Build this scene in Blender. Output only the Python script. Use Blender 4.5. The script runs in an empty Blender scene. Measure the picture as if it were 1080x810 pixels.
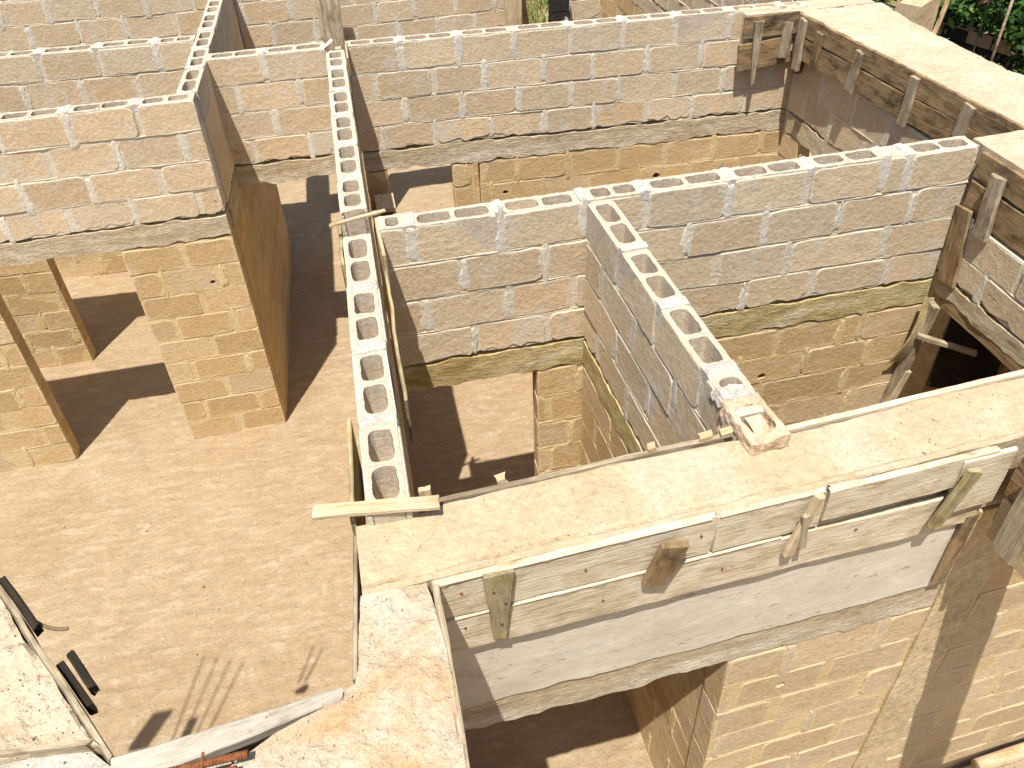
import bpy, math, random
import numpy as np
from mathutils import Matrix, Vector, Euler
random.seed(7); RS = np.random.RandomState(11)
S = bpy.context.scene
# ------------------------------------------------------------------ camera
cam_d = bpy.data.cameras.new('camera'); cam = bpy.data.objects.new('camera', cam_d)
S.collection.objects.link(cam); S.camera = cam
YAW, PIT, ROL = 0.17999141, 0.6331390, -0.0475177
fw = Vector((math.sin(YAW)*math.cos(PIT), math.cos(YAW)*math.cos(PIT), -math.sin(PIT)))
rt = Vector((math.cos(YAW), -math.sin(YAW), 0)); up = rt.cross(fw)
c_, s_ = math.cos(ROL), math.sin(ROL)
rt, up = c_*rt + s_*up, -s_*rt + c_*up
cam.matrix_world = Matrix(((rt.x, up.x, -fw.x, 0.039225), (rt.y, up.y, -fw.y, -3.614882), (rt.z, up.z, -fw.z, 5.533351), (0, 0, 0, 1)))
cam_d.sensor_width = 36; cam_d.lens = 833.21*36/1080
cam_d.shift_x = 7.671/1080; cam_d.shift_y = -101.314/1080
cam_d.clip_start = 0.05; cam_d.clip_end = 2000
# ------------------------------------------------------------------ light
SUN = Vector((0.160, 0.330, -1.0)).normalized()
elev = math.asin(-SUN.z); azim = math.atan2(-SUN.x, -SUN.y)     # from +Y clockwise
w = bpy.data.worlds.new('World'); S.world = w; w.use_nodes = True
nt = w.node_tree; sky = nt.nodes.new('ShaderNodeTexSky'); sky.sky_type = 'NISHITA'; sky.sun_disc = False
sky.sun_elevation = elev; sky.sun_rotation = azim; sky.dust_density = 2.0; sky.air_density = 1.0
nt.links.new(sky.outputs[0], nt.nodes['Background'].inputs[0]); nt.nodes['Background'].inputs[1].default_value = 0.082
sd = bpy.data.lights.new('sun', 'SUN'); sd.energy = 4.8; sd.angle = math.radians(0.5); sd.color = (1.0, 0.955, 0.89)
sun = bpy.data.objects.new('sun', sd); S.collection.objects.link(sun); sun.rotation_euler = SUN.to_track_quat('-Z', 'Y').to_euler()
sun.location = (-3, -6, 12)
S.view_settings.view_transform = 'Standard'; S.view_settings.look = 'None'; S.view_settings.exposure = 0.68; S.view_settings.gamma = 1
S.view_settings.use_curve_mapping = False
S.render.engine = 'CYCLES'; S.cycles.max_bounces = 8; S.cycles.diffuse_bounces = 5

# ------------------------------------------------------------------ noise in numpy
def _h(ix, iy, s):
    n = (ix.astype(np.int64)*374761393 + iy.astype(np.int64)*668265263 + s*974634777) & 0x7fffffff
    n = ((n ^ (n >> 13))*1274126177) & 0x7fffffff
    return ((n ^ (n >> 16)) & 0xffff)/65535.0
def vn(x, y, s=0):
    x = np.asarray(x, float); y = np.asarray(y, float)
    ix = np.floor(x); iy = np.floor(y); fx = x-ix; fy = y-iy; fx = fx*fx*(3-2*fx); fy = fy*fy*(3-2*fy)
    a = _h(ix, iy, s); b = _h(ix+1, iy, s); c = _h(ix, iy+1, s); d = _h(ix+1, iy+1, s)
    return (a*(1-fx)+b*fx)*(1-fy)+(c*(1-fx)+d*fx)*fy
def fbm(x, y, s=0, o=4):
    r = 0; a = .5; t = 0
    for i in range(o): r = r+a*vn(np.asarray(x)*2**i, np.asarray(y)*2**i, s+i*7); t += a; a *= .5
    return r/t-.5

# ------------------------------------------------------------------ materials
class NB:
    def __init__(s, name, rough=0.9):
        s.m = bpy.data.materials.new(name); s.m.use_nodes = True; s.t = s.m.node_tree; s.b = s.t.nodes['Principled BSDF']
        s.b.inputs['Roughness'].default_value = rough; s.b.inputs['Specular IOR Level'].default_value = 0.15
    def n(s, ty, **k):
        x = s.t.nodes.new(ty)
        for a, v in k.items(): setattr(x, a, v)
        return x
    def L(s, a, b): s.t.links.new(a, b)
    def coord(s, kind='Object', scale=(1,1,1), rnd=False):
        tc = s.n('ShaderNodeTexCoord'); mp = s.n('ShaderNodeMapping'); mp.inputs['Scale'].default_value = scale
        s.L(tc.outputs[kind], mp.inputs[0])
        if rnd:
            oi = s.n('ShaderNodeObjectInfo'); ml = s.n('ShaderNodeMath', operation='MULTIPLY'); ml.inputs[1].default_value = 37
            cb = s.n('ShaderNodeCombineXYZ'); s.L(oi.outputs['Random'], ml.inputs[0])
            for i in range(3): s.L(ml.outputs[0], cb.inputs[i])
            s.L(cb.outputs[0], mp.inputs['Location'])
        return mp.outputs[0]
    def noise(s, vec, scale, detail=5, rough=.6, dist=0):
        x = s.n('ShaderNodeTexNoise'); x.inputs['Scale'].default_value = scale; x.inputs['Detail'].default_value = detail
        x.inputs['Roughness'].default_value = rough; x.inputs['Distortion'].default_value = dist; s.L(vec, x.inputs['Vector']); return x.outputs['Fac']
    def ramp(s, fac, stops, interp='LINEAR'):
        x = s.n('ShaderNodeValToRGB'); x.color_ramp.interpolation = interp; e = x.color_ramp.elements
        while len(e) < len(stops): e.new(.5)
        for i, (p, c) in enumerate(stops):
            e[i].position = p; e[i].color = (*c, 1) if not isinstance(c, (int, float)) else (c, c, c, 1)
        s.L(fac, x.inputs[0]); return x.outputs[0]
    def mix(s, fac, a, b, mode='MIX'):
        x = s.n('ShaderNodeMix', data_type='RGBA', blend_type=mode)
        for sock, v in ((x.inputs[0], fac), (x.inputs[6], a), (x.inputs[7], b)):
            if isinstance(v, (int, float)): sock.default_value = v
            elif isinstance(v, tuple): sock.default_value = (*v, 1)
            else: s.L(v, sock)
        return x.outputs[2]
    def math(s, op, a, b=0.0, c=None, clamp=False):
        x = s.n('ShaderNodeMath', operation=op); x.use_clamp = clamp
        for i, v in enumerate((a, b) if c is None else (a, b, c)):
            if isinstance(v, (int, float)): x.inputs[i].default_value = v
            else: s.L(v, x.inputs[i])
        return x.outputs[0]
    def bump(s, h, dist=.01, strength=1.0, prev=None):
        x = s.n('ShaderNodeBump'); x.inputs['Distance'].default_value = dist; x.inputs['Strength'].default_value = strength
        s.L(h, x.inputs['Height'])
        if prev is not None: s.L(prev, x.inputs['Normal'])
        return x.outputs[0]
    def done(s, col, nrm=None):
        if isinstance(col, tuple): s.b.inputs['Base Color'].default_value = (*col, 1)
        else: s.L(col, s.b.inputs['Base Color'])
        if nrm is not None: s.L(nrm, s.b.inputs['Normal'])
        return s.m

def mat_masonry(name, mortar, smear, stain):
    """colour attribute Col holds each block's own tint, attribute edge is 1 at a block's rim"""
    k = NB(name, .95); v = k.coord()
    at = k.n('ShaderNodeVertexColor', layer_name='Col'); ed = k.n('ShaderNodeAttribute', attribute_name='edge')
    n1 = k.noise(v, 9, 6, .62, .4); n2 = k.noise(v, 38, 5, .7); n3 = k.noise(v, 3.1, 4, .6, .8); n4 = k.noise(v, 160, 3, .6)
    col = k.mix(k.ramp(n3, [(.35, 0.), (.72, .45)]), at.outputs[0], stain)
    col = k.mix(.55, col, k.ramp(n2, [(.28, (.66,.65,.63)), (.70, (1.26,1.25,1.24))]), 'MULTIPLY')
    # mortar that the trowel smeared over the rim of each block
    f = k.math('ADD', k.math('MULTIPLY', ed.outputs['Fac'], .50), k.math('MULTIPLY', k.noise(v, 6.5, 5, .6, .5), 1.1))
    col = k.mix(k.ramp(f, [(.90, 0.), (1.10, .8)]), col, mortar)
    # thin grey-white wash in patches
    wv = k.coord(scale=(1.2,1.2,.55)); nw = k.noise(wv, 4.2, 6, .68, .9)
    col = k.mix(k.ramp(nw, [(.55, 0.), (.72, smear)]), col, (.55,.53,.47))
    sp = k.ramp(n4, [(.26, 1.), (.34, 0.)]); col = k.mix(k.math('MULTIPLY', sp, .5), col, (.12,.08,.05))
    b = k.bump(n1, .010, .8); b = k.bump(n2, .006, .9, b); b = k.bump(n4, .0022, .9, b)
    return k.done(col, b)
def mat_concrete(name, c1, c2, c3, rough_scale=1.0, bumpd=.012, pits=.5, dark=(.16,.10,.06), big=1.3, stretch=(1,1,1), fine=1.0):
    k = NB(name, .95); v = k.coord(scale=stretch)
    a = k.noise(v, big, 6, .65, .6); b_ = k.noise(v, 7*rough_scale, 7, .7, .3); d = k.noise(v, 34*rough_scale, 5, .7); e = k.noise(v, 110*rough_scale, 3, .6)
    col = k.ramp(a, [(.3, c1), (.52, c2), (.72, c3)])
    col = k.mix(.7*max(fine,.5), col, k.ramp(b_, [(.28, (.74,.72,.68)), (.7, (1.2,1.2,1.2))]), 'MULTIPLY')
    col = k.mix(.6*fine, col, k.ramp(d, [(.32, (.62,.59,.55)), (.62, (1.2,1.2,1.2))]), 'MULTIPLY')
    col = k.mix(.35*fine, col, k.ramp(e, [(.35, (.6,.57,.53)), (.6, (1.15,1.15,1.15))]), 'MULTIPLY')
    pit = k.ramp(k.noise(v, 46*rough_scale, 2, .5), [(.26, 1.), (.33, 0.)]); col = k.mix(k.math('MULTIPLY', pit, pits), col, dark)
    n = k.bump(b_, bumpd*1.8, .8); n = k.bump(d, bumpd*1.1, .9, n); n = k.bump(e, bumpd*.4, .9, n)
    return k.done(col, n)
def mat_wood(name, base, dark, light, blotch, bl=.5, coat=None, coat_amt=.5, knots=True):
    k = NB(name, .85); v = k.coord(scale=(1.6, 22, 22), rnd=True); v2 = k.coord(scale=(1,2.2,2.2), rnd=True); v3 = k.coord(scale=(2.2, 5, 5), rnd=True)
    g = k.noise(v, 1.5, 6, .7, 1.6); g2 = k.noise(v, 7, 4, .6, .3); m = k.noise(v2, 2.6, 6, .68, 1.2); fine = k.noise(v2, 60, 4, .6)
    col = k.ramp(g, [(.28, dark), (.47, base), (.70, light)])
    col = k.mix(k.ramp(m, [(.46, 0.), (.64, bl)]), col, blotch)
    col = k.mix(.45, col, k.ramp(g2, [(.3, (.55,.52,.5)), (.65, (1.2,1.2,1.2))]), 'MULTIPLY')
    if coat is not None:
        cn = k.noise(v3, 2.4, 7, .7, .8); col = k.mix(k.ramp(cn, [(.36, 0.), (.58, coat_amt)]), col, coat)
    sp = k.ramp(k.noise(v2, 26, 2, .5), [(.2, 1.), (.28, 0.)]); col = k.mix(k.math('MULTIPLY', sp, .6), col, (.05,.03,.02))
    b = k.bump(g, .006, .8); b = k.bump(g2, .003, .8, b); b = k.bump(fine, .002, .8, b)
    return k.done(col, b)
def mat_ground(name, c1, c2, streak, bumps=1.0):
    k = NB(name, .95); v = k.coord(); vs = k.coord(scale=(.8,2.6,1)); 
    mp = k.n('ShaderNodeMapping'); mp.inputs['Rotation'].default_value = (0,0,.6); mp.inputs['Scale'].default_value = (.75,2.9,1); k.L(v, mp.inputs[0])
    a = k.noise(v, .8, 6, .65, .5); b_ = k.noise(v, 5, 6, .7, .8); st = k.noise(mp.outputs[0], 5.0, 8, .74, .55); d = k.noise(v, 60, 5, .7); e = k.noise(v, 16, 5, .65, .6)
    col = k.mix(k.ramp(a, [(.3,0.),(.7,1.)]), c1, c2)
    col = k.mix(.75, col, k.ramp(b_, [(.3, (.86,.84,.80)), (.7, (1.1,1.1,1.1))]), 'MULTIPLY')
    col = k.mix(k.ramp(st, [(.50, 0.), (.72, .7)]), col, streak)
    wp = k.noise(v, 1.7, 5, .7, 1.0); wq = k.noise(v, 13, 5, .7, 1.0)
    col = k.mix(k.math('MULTIPLY', k.ramp(wp, [(.56,0.),(.7,1.)]), k.ramp(wq, [(.5,0.),(.62,.5)])), col, (.54,.48,.40))
    col = k.mix(.35, col, k.ramp(d, [(.3, (.7,.68,.64)), (.66, (1.15,1.15,1.15))]), 'MULTIPLY')
    pit = k.ramp(k.noise(v, 24, 2, .5), [(.16, 1.), (.20, 0.)]); col = k.mix(k.math('MULTIPLY', pit, .5), col, (.12,.07,.03))
    n = k.bump(st, .018*bumps, .7); n = k.bump(e, .014*bumps, .8, n); n = k.bump(d, .004*bumps, .8, n)
    return k.done(col, n)
def mat_simple(name, c, rough=.8, metal=0, var=.3, scale=20):
    k = NB(name, rough); v = k.coord(rnd=True); n = k.noise(v, scale, 5, .65)
    k.b.inputs['Metallic'].default_value = metal
    col = k.mix(var*2, c, k.ramp(n, [(.3, (.45,.45,.45)), (.7, (1.35,1.35,1.35))]), 'MULTIPLY')
    return k.done(col, k.bump(n, .004, .8))

MU = mat_masonry('upper_masonry', (.59,.525,.41), .8, (.46,.38,.25))
MLO = mat_masonry('lower_masonry', (.58,.46,.28), .25, (.44,.295,.12))
MLIN = mat_concrete('lintel_concrete', (.44,.34,.20), (.54,.46,.33), (.63,.58,.48), 1, .012, .5, big=2.6, stretch=(.5,1,2.2))
MLINY = mat_concrete('mossy_lintel', (.36,.27,.10), (.50,.41,.21), (.62,.56,.42), 1, .014, .7, big=3.5, stretch=(.5,1,1.8))
MTOP = mat_concrete('block_top', (.46,.38,.28), (.51,.43,.33), (.56,.49,.39), 1.5, .005, .15, big=4, fine=.45)
MWHITE = mat_concrete('white_mortar', (.54,.49,.42), (.60,.56,.50), (.68,.66,.61), 1.6, .012, .35, big=4)
MPLAS = mat_concrete('smooth_render', (.50,.45,.35), (.57,.53,.43), (.64,.61,.53), .6, .0018, .5, big=1.9, fine=.35, stretch=(.7,1,1.6))
MSTRIP = mat_concrete('plaster_strip', (.48,.38,.22), (.53,.43,.27), (.58,.48,.32), .8, .008, .15)
MBEAM = mat_concrete('beam_concrete', (.41,.32,.195), (.45,.36,.235), (.50,.43,.32), 1, .008, .4, (.22,.12,.06), big=2, fine=.5)
MBEAMR = mat_concrete('rough_beam_concrete', (.50,.39,.26), (.55,.45,.32), (.60,.52,.41), 1.0, .014, .5, (.36,.18,.10), big=3, fine=.55)
MBEAMS = mat_concrete('stained_beam_concrete', (.45,.28,.13), (.50,.40,.28), (.57,.52,.43), 1.1, .012, .4, (.38,.19,.08), big=3, fine=.55)
MGREY = mat_concrete('grey_concrete', (.40,.38,.33), (.46,.44,.38), (.52,.50,.44), 1, .008, .5)
MFLOOR = mat_ground('earth_floor', (.335,.238,.138), (.385,.292,.185), (.50,.42,.305), 1.8)
MGRND = mat_ground('soil', (.30,.21,.12), (.38,.28,.17), (.45,.36,.24))
WPALE = mat_wood('cement_coated_wood', (.46,.37,.22), (.24,.17,.09), (.58,.49,.33), (.30,.21,.10), .6, (.65,.57,.43), .85)
WDARK = mat_wood('weathered_brown_wood', (.20,.115,.05), (.055,.03,.015), (.36,.24,.12), (.025,.018,.012), 1., (.42,.32,.18), .45)
WGREY = mat_wood('grey_weathered_wood', (.36,.29,.19), (.15,.11,.07), (.50,.43,.32), (.10,.07,.04), .6)
WYEL = mat_wood('fresh_yellow_wood', (.47,.34,.17), (.26,.16,.06), (.60,.48,.30), (.20,.12,.05), .5, (.56,.48,.36), .5)
WBLACK = mat_wood('shade_black_wood', (.03,.023,.014), (.012,.01,.007), (.05,.04,.026), (.015,.012,.01), .6)  # near-black base colour stands in for shade on the wood
WGREYC = mat_wood('cement_stained_grey_wood', (.34,.29,.22), (.15,.12,.085), (.46,.41,.33), (.18,.15,.10), .65, (.46,.43,.36), .5)
WMOSS = mat_wood('mossy_wood', (.34,.26,.10), (.14,.105,.035), (.48,.40,.21), (.07,.055,.03), .65, (.48,.43,.32), .35)
MRUST = mat_simple('rusty_steel', (.20,.075,.03), .9, .0, .6, 70)
MDARKB = mat_simple('blackened_block', (.035,.03,.026), .95, 0, .45, 30)
MROOF = mat_simple('tan_sheet', (.55,.42,.30), .8, 0, .15, 8)
MLEAF = [mat_simple('leaf_%s' % n, c, .55, 0, .3, 6) for n, c in (('dark', (.022,.06,.014)), ('mid', (.055,.12,.022)), ('light', (.12,.20,.04)))]
MGRASS = [mat_simple('grass_%s' % n, c, .6, 0, .3, 6) for n, c in (('green', (.11,.19,.03)), ('dry', (.30,.27,.10)))]
MBARK = mat_simple('bark', (.05,.038,.024), .9, 0, .4, 20)
MWIRE = mat_simple('dark_strap', (.20,.14,.08), .7)

# ------------------------------------------------------------------ mesh helpers
class MB:
    def __init__(s): s.v = []; s.f = []; s.c = []; s.e = []; s.m = []; s.nv = 0
    def add(s, V, F, col=(1,1,1), edge=0., mi=0):
        V = np.asarray(V, float).reshape(-1, 3); n = len(V); s.v.append(V)
        s.f += [tuple(i+s.nv for i in f) for f in F]; s.m += [mi]*len(F)
        s.c.append(np.tile(np.asarray(col, float), (n, 1)) if np.ndim(col) == 1 else np.asarray(col))
        s.e.append(np.full(n, float(edge)) if np.ndim(edge) == 0 else np.asarray(edge)); s.nv += n
    def box(s, a, b, **k):
        x0, y0, z0 = a; x1, y1, z1 = b
        s.add([(x0,y0,z0),(x1,y0,z0),(x1,y1,z0),(x0,y1,z0),(x0,y0,z1),(x1,y0,z1),(x1,y1,z1),(x0,y1,z1)],
              [(0,3,2,1),(4,5,6,7),(0,1,5,4),(1,2,6,5),(2,3,7,6),(3,0,4,7)], **k)
    def build(s, name, mats, parent=None, smooth=False):
        me = bpy.data.meshes.new(name); V = np.concatenate(s.v); me.from_pydata(V.tolist(), [], s.f)
        if not isinstance(mats, (list, tuple)): mats = [mats]
        for m in mats: me.materials.append(m)
        if len(mats) > 1: me.polygons.foreach_set('material_index', s.m)
        C = np.concatenate(s.c); E = np.concatenate(s.e)
        ca = me.color_attributes.new('Col', 'FLOAT_COLOR', 'POINT'); ca.data.foreach_set('color', np.c_[C, np.ones(len(C))].ravel())
        ea = me.attributes.new('edge', 'FLOAT', 'POINT'); ea.data.foreach_set('value', E)
        if smooth: me.polygons.foreach_set('use_smooth', [True]*len(me.polygons))
        me.update(); o = bpy.data.objects.new(name, me); S.collection.objects.link(o)
        if parent is not None: o.parent = parent
        return o
def tag(o, label=None, cat=None, group=None, kind=None):
    if label: o['label'] = label
    if cat: o['category'] = cat
    if group: o['group'] = group
    if kind: o['kind'] = kind
    return o
def empty(name, loc, rz=0, **k):
    o = bpy.data.objects.new(name, None); S.collection.objects.link(o); o.location = loc; o.rotation_euler = (0,0,rz)
    o.empty_display_size = .1; return tag(o, **k)

H, LT, LB = 3.34, 2.365, 2.165
CH = 0.244
UP_COL = [(.60,.47,.31),(.57,.445,.29),(.59,.475,.325),(.56,.45,.305),(.61,.485,.32),(.57,.465,.33),(.60,.45,.285),(.55,.425,.275)]
LO_COL = [(.53,.385,.215),(.49,.35,.185),(.54,.41,.24),(.48,.345,.18),(.53,.41,.255),(.51,.365,.195),(.55,.40,.225)]

def panel(mb, u0, u1, v0, v1, y, sgn, col, proud, jit=.003, rad=.03, hole=None, ragged=0.):
    """one block's visible face: a closed, round-cornered, uneven slab proud of the mortar; hole=(u, z, r) is knocked through it"""
    cx, cz = (u0+u1)/2, (v0+v1)/2; hw, hh = (u1-u0)/2, (v1-v0)/2
    if hw < .02 or hh < .02: return
    pts = []; rs = [min(rad*random.choice((.25,.5,.8,1.1,1.5)), hw*.7, hh*.7) for _ in range(4)]
    Q = ((1,1),(-1,1),(-1,-1),(1,-1))
    for q in range(4):
        (qx,qz), r, a0 = Q[q], rs[q], q*90
        for i in range(4):
            a = math.radians(a0+i*30); pts.append((cx+qx*(hw-r)+r*math.cos(a), cz+qz*(hh-r)+r*math.sin(a)))
        p = pts[-1]; (nx,nz), r2 = Q[(q+1)%4], rs[(q+1)%4]; a = math.radians(a0+90)
        e = (cx+nx*(hw-r2)+r2*math.cos(a), cz+nz*(hh-r2)+r2*math.sin(a))
        for t in (.12,.25,.37,.5,.63,.75,.88): pts.append((p[0]+(e[0]-p[0])*t, p[1]+(e[1]-p[1])*t))
    P = np.array(pts); n = len(P); s_ = random.randint(0, 9999); c2 = np.array((cx, cz))
    off = .016*fbm(P[:,0]*13+s_, P[:,1]*13, s_, 3)+RS.uniform(-jit, jit, n)*.5
    dirs = (P-c2)/np.array((hw, hh)); dirs /= np.linalg.norm(dirs, axis=1)[:,None]; P = P+dirs*off[:,None]
    P[:,0] = np.clip(P[:,0], u0-.006, u1+.006)
    if ragged: P[:,1] += np.where(P[:,1] < cz, np.maximum(0, fbm(P[:,0]*16+s_, P[:,1]*0, s_+2, 3)+.05)*ragged, 0)
    sk = random.uniform(-.003, .003); P[:,1] += (P[:,0]-cx)/hw*sk
    def ring(k, yy):
        d = P-c2; Qr = c2+d*np.maximum(0, 1-k/np.array((hw,hh))); return np.c_[Qr[:,0], np.full(n, yy) if np.ndim(yy)==0 else yy, Qr[:,1]]
    tx, tz = random.uniform(-.0028,.0028), random.uniform(-.0030,.0022)
    def face(Rg): Rg[:,1] = Rg[:,1]-sgn*(tx*(Rg[:,0]-cx)/hw+tz*(Rg[:,2]-cz)/hh); return Rg
    A = ring(-.001, y+sgn*.012); B = face(ring(0, y-sgn*proud*.55)); C = face(ring(.006, y-sgn*(proud+RS.uniform(0,.0008,n)))); D = face(ring(min(.04, hh*.45, hw*.45), y-sgn*proud))
    col = np.array(col)
    if hole is None:
        V = np.concatenate([A,B,C,D,[(cx, y-sgn*proud, cz)],[(cx, y+sgn*.012, cz)]]); E_ = np.r_[np.ones(3*n), np.zeros(n+2)]
    else:
        ha = np.arctan2((P[:,1]-cz)/hh, (P[:,0]-cx)/hw); rr = hole[2]*(1+.5*fbm(np.cos(ha)*2+s_, np.sin(ha)*2, s_))
        hx = np.clip(hole[0], u0+.07, u1-.07); hz = np.clip(hole[1], v0+.06, v1-.06)
        H1 = np.c_[hx+np.cos(ha)*rr*1.15, np.full(n, y-sgn*proud), hz+np.sin(ha)*rr]; H2 = H1.copy(); H2[:,1] = y+sgn*.06
        V = np.concatenate([A,B,C,D,H1,H2]); E_ = np.r_[np.ones(3*n), np.zeros(3*n)]
    F = []
    nr = 3 if hole is None else 5
    for k in range(nr):
        for i in range(n):
            j = (i+1)%n; q = (k*n+i, k*n+j, (k+1)*n+j, (k+1)*n+i); F.append(q if sgn > 0 else q[::-1])
    if hole is None:
        for i in range(n):
            j = (i+1)%n; F.append((3*n+i, 3*n+j, 4*n) if sgn > 0 else (3*n+j, 3*n+i, 4*n)); F.append((j, i, 4*n+1) if sgn > 0 else (i, j, 4*n+1))
    mb.add(V, F, np.tile(col, (len(V),1)), E_)
def blob(mb, cx, cz, w_, h_, y, sgn, col, proud):
    """trowelled mortar patch over an upright joint"""
    n = 26; a = np.linspace(0, 2*np.pi, n, endpoint=False); s_ = random.randint(0, 9999)
    ca, sa = np.cos(a), np.sin(a); X = np.sign(ca)*np.abs(ca)**.5*w_/2; Z = np.sign(sa)*np.abs(sa)**.7*h_/2
    X = X*(1+1.5*fbm(Z*26+s_, ca*1.5, s_, 3)); Z = Z*(1+.5*fbm(ca*2+s_, sa*2, s_+3))
    if random.random() < .4: X = X*(1+.9*np.clip(-Z/h_, -.4, .5))
    m = lambda k, kz, yy: np.c_[cx+X*k, np.full(n, yy), cz+Z*kz]
    V = np.concatenate([m(1.15,1.06,y+sgn*.002), m(1,1,y-sgn*proud*.55), m(.7,.86,y-sgn*proud*.95), m(.3,.6,y-sgn*proud), [(cx, y-sgn*proud, cz)]])
    F = []
    for k in range(3):
        for i in range(n):
            j = (i+1)%n; q = (k*n+i, k*n+j, (k+1)*n+j, (k+1)*n+i); F.append(q if sgn > 0 else q[::-1])
    for i in range(n):
        j = (i+1)%n; F.append((3*n+i, 3*n+j, 4*n) if sgn > 0 else (3*n+j, 3*n+i, 4*n))
    mb.add(V, F, col, 0.)
def bead(mb, u0, u1, z, y, sgn, col, hgt=.012, proud=.006, gaps=.15):
    n = max(3, int((u1-u0)/.03)); U = np.linspace(u0, u1, n)
    ph = random.uniform(0,50); dz = fbm(U*3+ph, U*0, 3)*.02; pr = np.maximum(0, proud*(.5+2.4*fbm(U*5+ph, U*0+5, 9))+.0015); hh = hgt*(.8+1.2*fbm(U*7+ph, U*0+9, 4))
    V = []
    for dy, k in ((.004, 1.2), (-1, .7), (-1, -.7), (.004, -1.2)):
        V.append(np.c_[U, np.full(n, y+sgn*.004) if dy > 0 else y-sgn*pr, z+dz+hh*k*.6])
    V = np.concatenate(V); F = []
    for k in range(3):
        for i in range(n-1):
            q = (k*n+i, (k+1)*n+i, (k+1)*n+i+1, k*n+i+1); F.append(q if sgn > 0 else q[::-1])
    mb.add(V, F, col, 0.)
def rough_slab(mb, u0, u1, y0, y1, z0, z1, top_j=.0, bot_j=.006, col=(1,1,1), amp=.003, seed=0, step=.03):
    """box with uneven long edges and slightly wavy faces"""
    n = max(2, int((u1-u0)/step)+1); U = np.linspace(u0, u1, n); m = 5
    zt = z1+2*top_j*fbm(U*9+seed, U*0, seed, 3); zb = z0+2*bot_j*fbm(U*9+seed, U*0+4, seed+1, 3)
    V = []
    for yy, sg in ((y0, -1), (y1, 1)):
        for k in range(m):
            t = k/(m-1); z = zb+(zt-zb)*t; V.append(np.c_[U, yy+sg*amp*2*fbm(U*8+seed, z*12, seed+k*0+sg), z])
    V = np.concatenate(V); F = []
    for s2 in range(2):
        for k in range(m-1):
            for i in range(n-1):
                a = (s2*m+k)*n+i; q = (a, a+1, a+n+1, a+n); F.append(q if s2 == 0 else q[::-1])
    b0, t0, b1, t1 = 0, (m-1)*n, m*n, (2*m-1)*n
    for i in range(n-1):
        F.append((t0+i, t0+i+1, t1+i+1, t1+i)); F.append((b0+i+1, b0+i, b1+i, b1+i+1))
    for k in range(m-1):
        a, b = k*n, (m+k)*n; F.append((a, a+n, b+n, b)); a += n-1; b += n-1; F.append((a+n, a, b, b+n))
    mb.add(V, F, col, 0.)

def masonry(mb, ranges_fn, z_top, z_bot, th, cols, joints_fn, ch=CH, mort=(.62,.52,.38), vm=(.63,.59,.50), blobp=.7, sides=(1,-1), first=0, mw=1.0, wmul=1.0, holes=(), ragged=0., pr=(.002,.008), bp_=(.002,.008)):
    r = 0; z = z_top
    while z > z_bot+.05:
        zb = max(z_bot, z-ch)
        for (a, b) in ranges_fn(z, zb):
            js = [a]+[j for j in joints_fn(r+first) if a+.05 < j < b-.05]+[b]
            for sgn in sides:
                y = 0 if sgn > 0 else th
                for i in range(len(js)-1):
                    g0 = 0.0015 if i == 0 else random.uniform(.010,.024)*wmul; g1 = .0015 if i == len(js)-2 else random.uniform(.010,.024)*wmul
                    c = np.array(random.choice(cols))*random.uniform(.90,1.08)
                    ho = next((h for h in holes if sgn > 0 and js[i] < h[0] <= js[i+1] and zb < h[1] <= z), None)
                    panel(mb, js[i]+g0, js[i+1]-g1, zb+random.uniform(.005,.011), z-random.uniform(.004,.009), y, sgn, c, random.uniform(*pr), hole=ho, ragged=ragged if zb <= z_bot+.05 else 0)
                    if i > 0 and random.random() < blobp:
                        blob(mb, js[i]+random.uniform(-.004,.004), (z+zb)/2+random.uniform(-.02,.025), random.uniform(.036,.070)*mw*(1.15 if r == 0 else 1), (z-zb)*random.uniform(.8,1.25), y, sgn, np.array(vm)*random.uniform(.9,1.06), random.uniform(.006,.0085))
                bead(mb, a+.002, b-.002, zb+.003, y, sgn, mort, hgt=random.uniform(.008,.013), proud=random.uniform(*bp_)) if not (ragged and zb <= z_bot+.05) else None
        z = zb; r += 1

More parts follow.
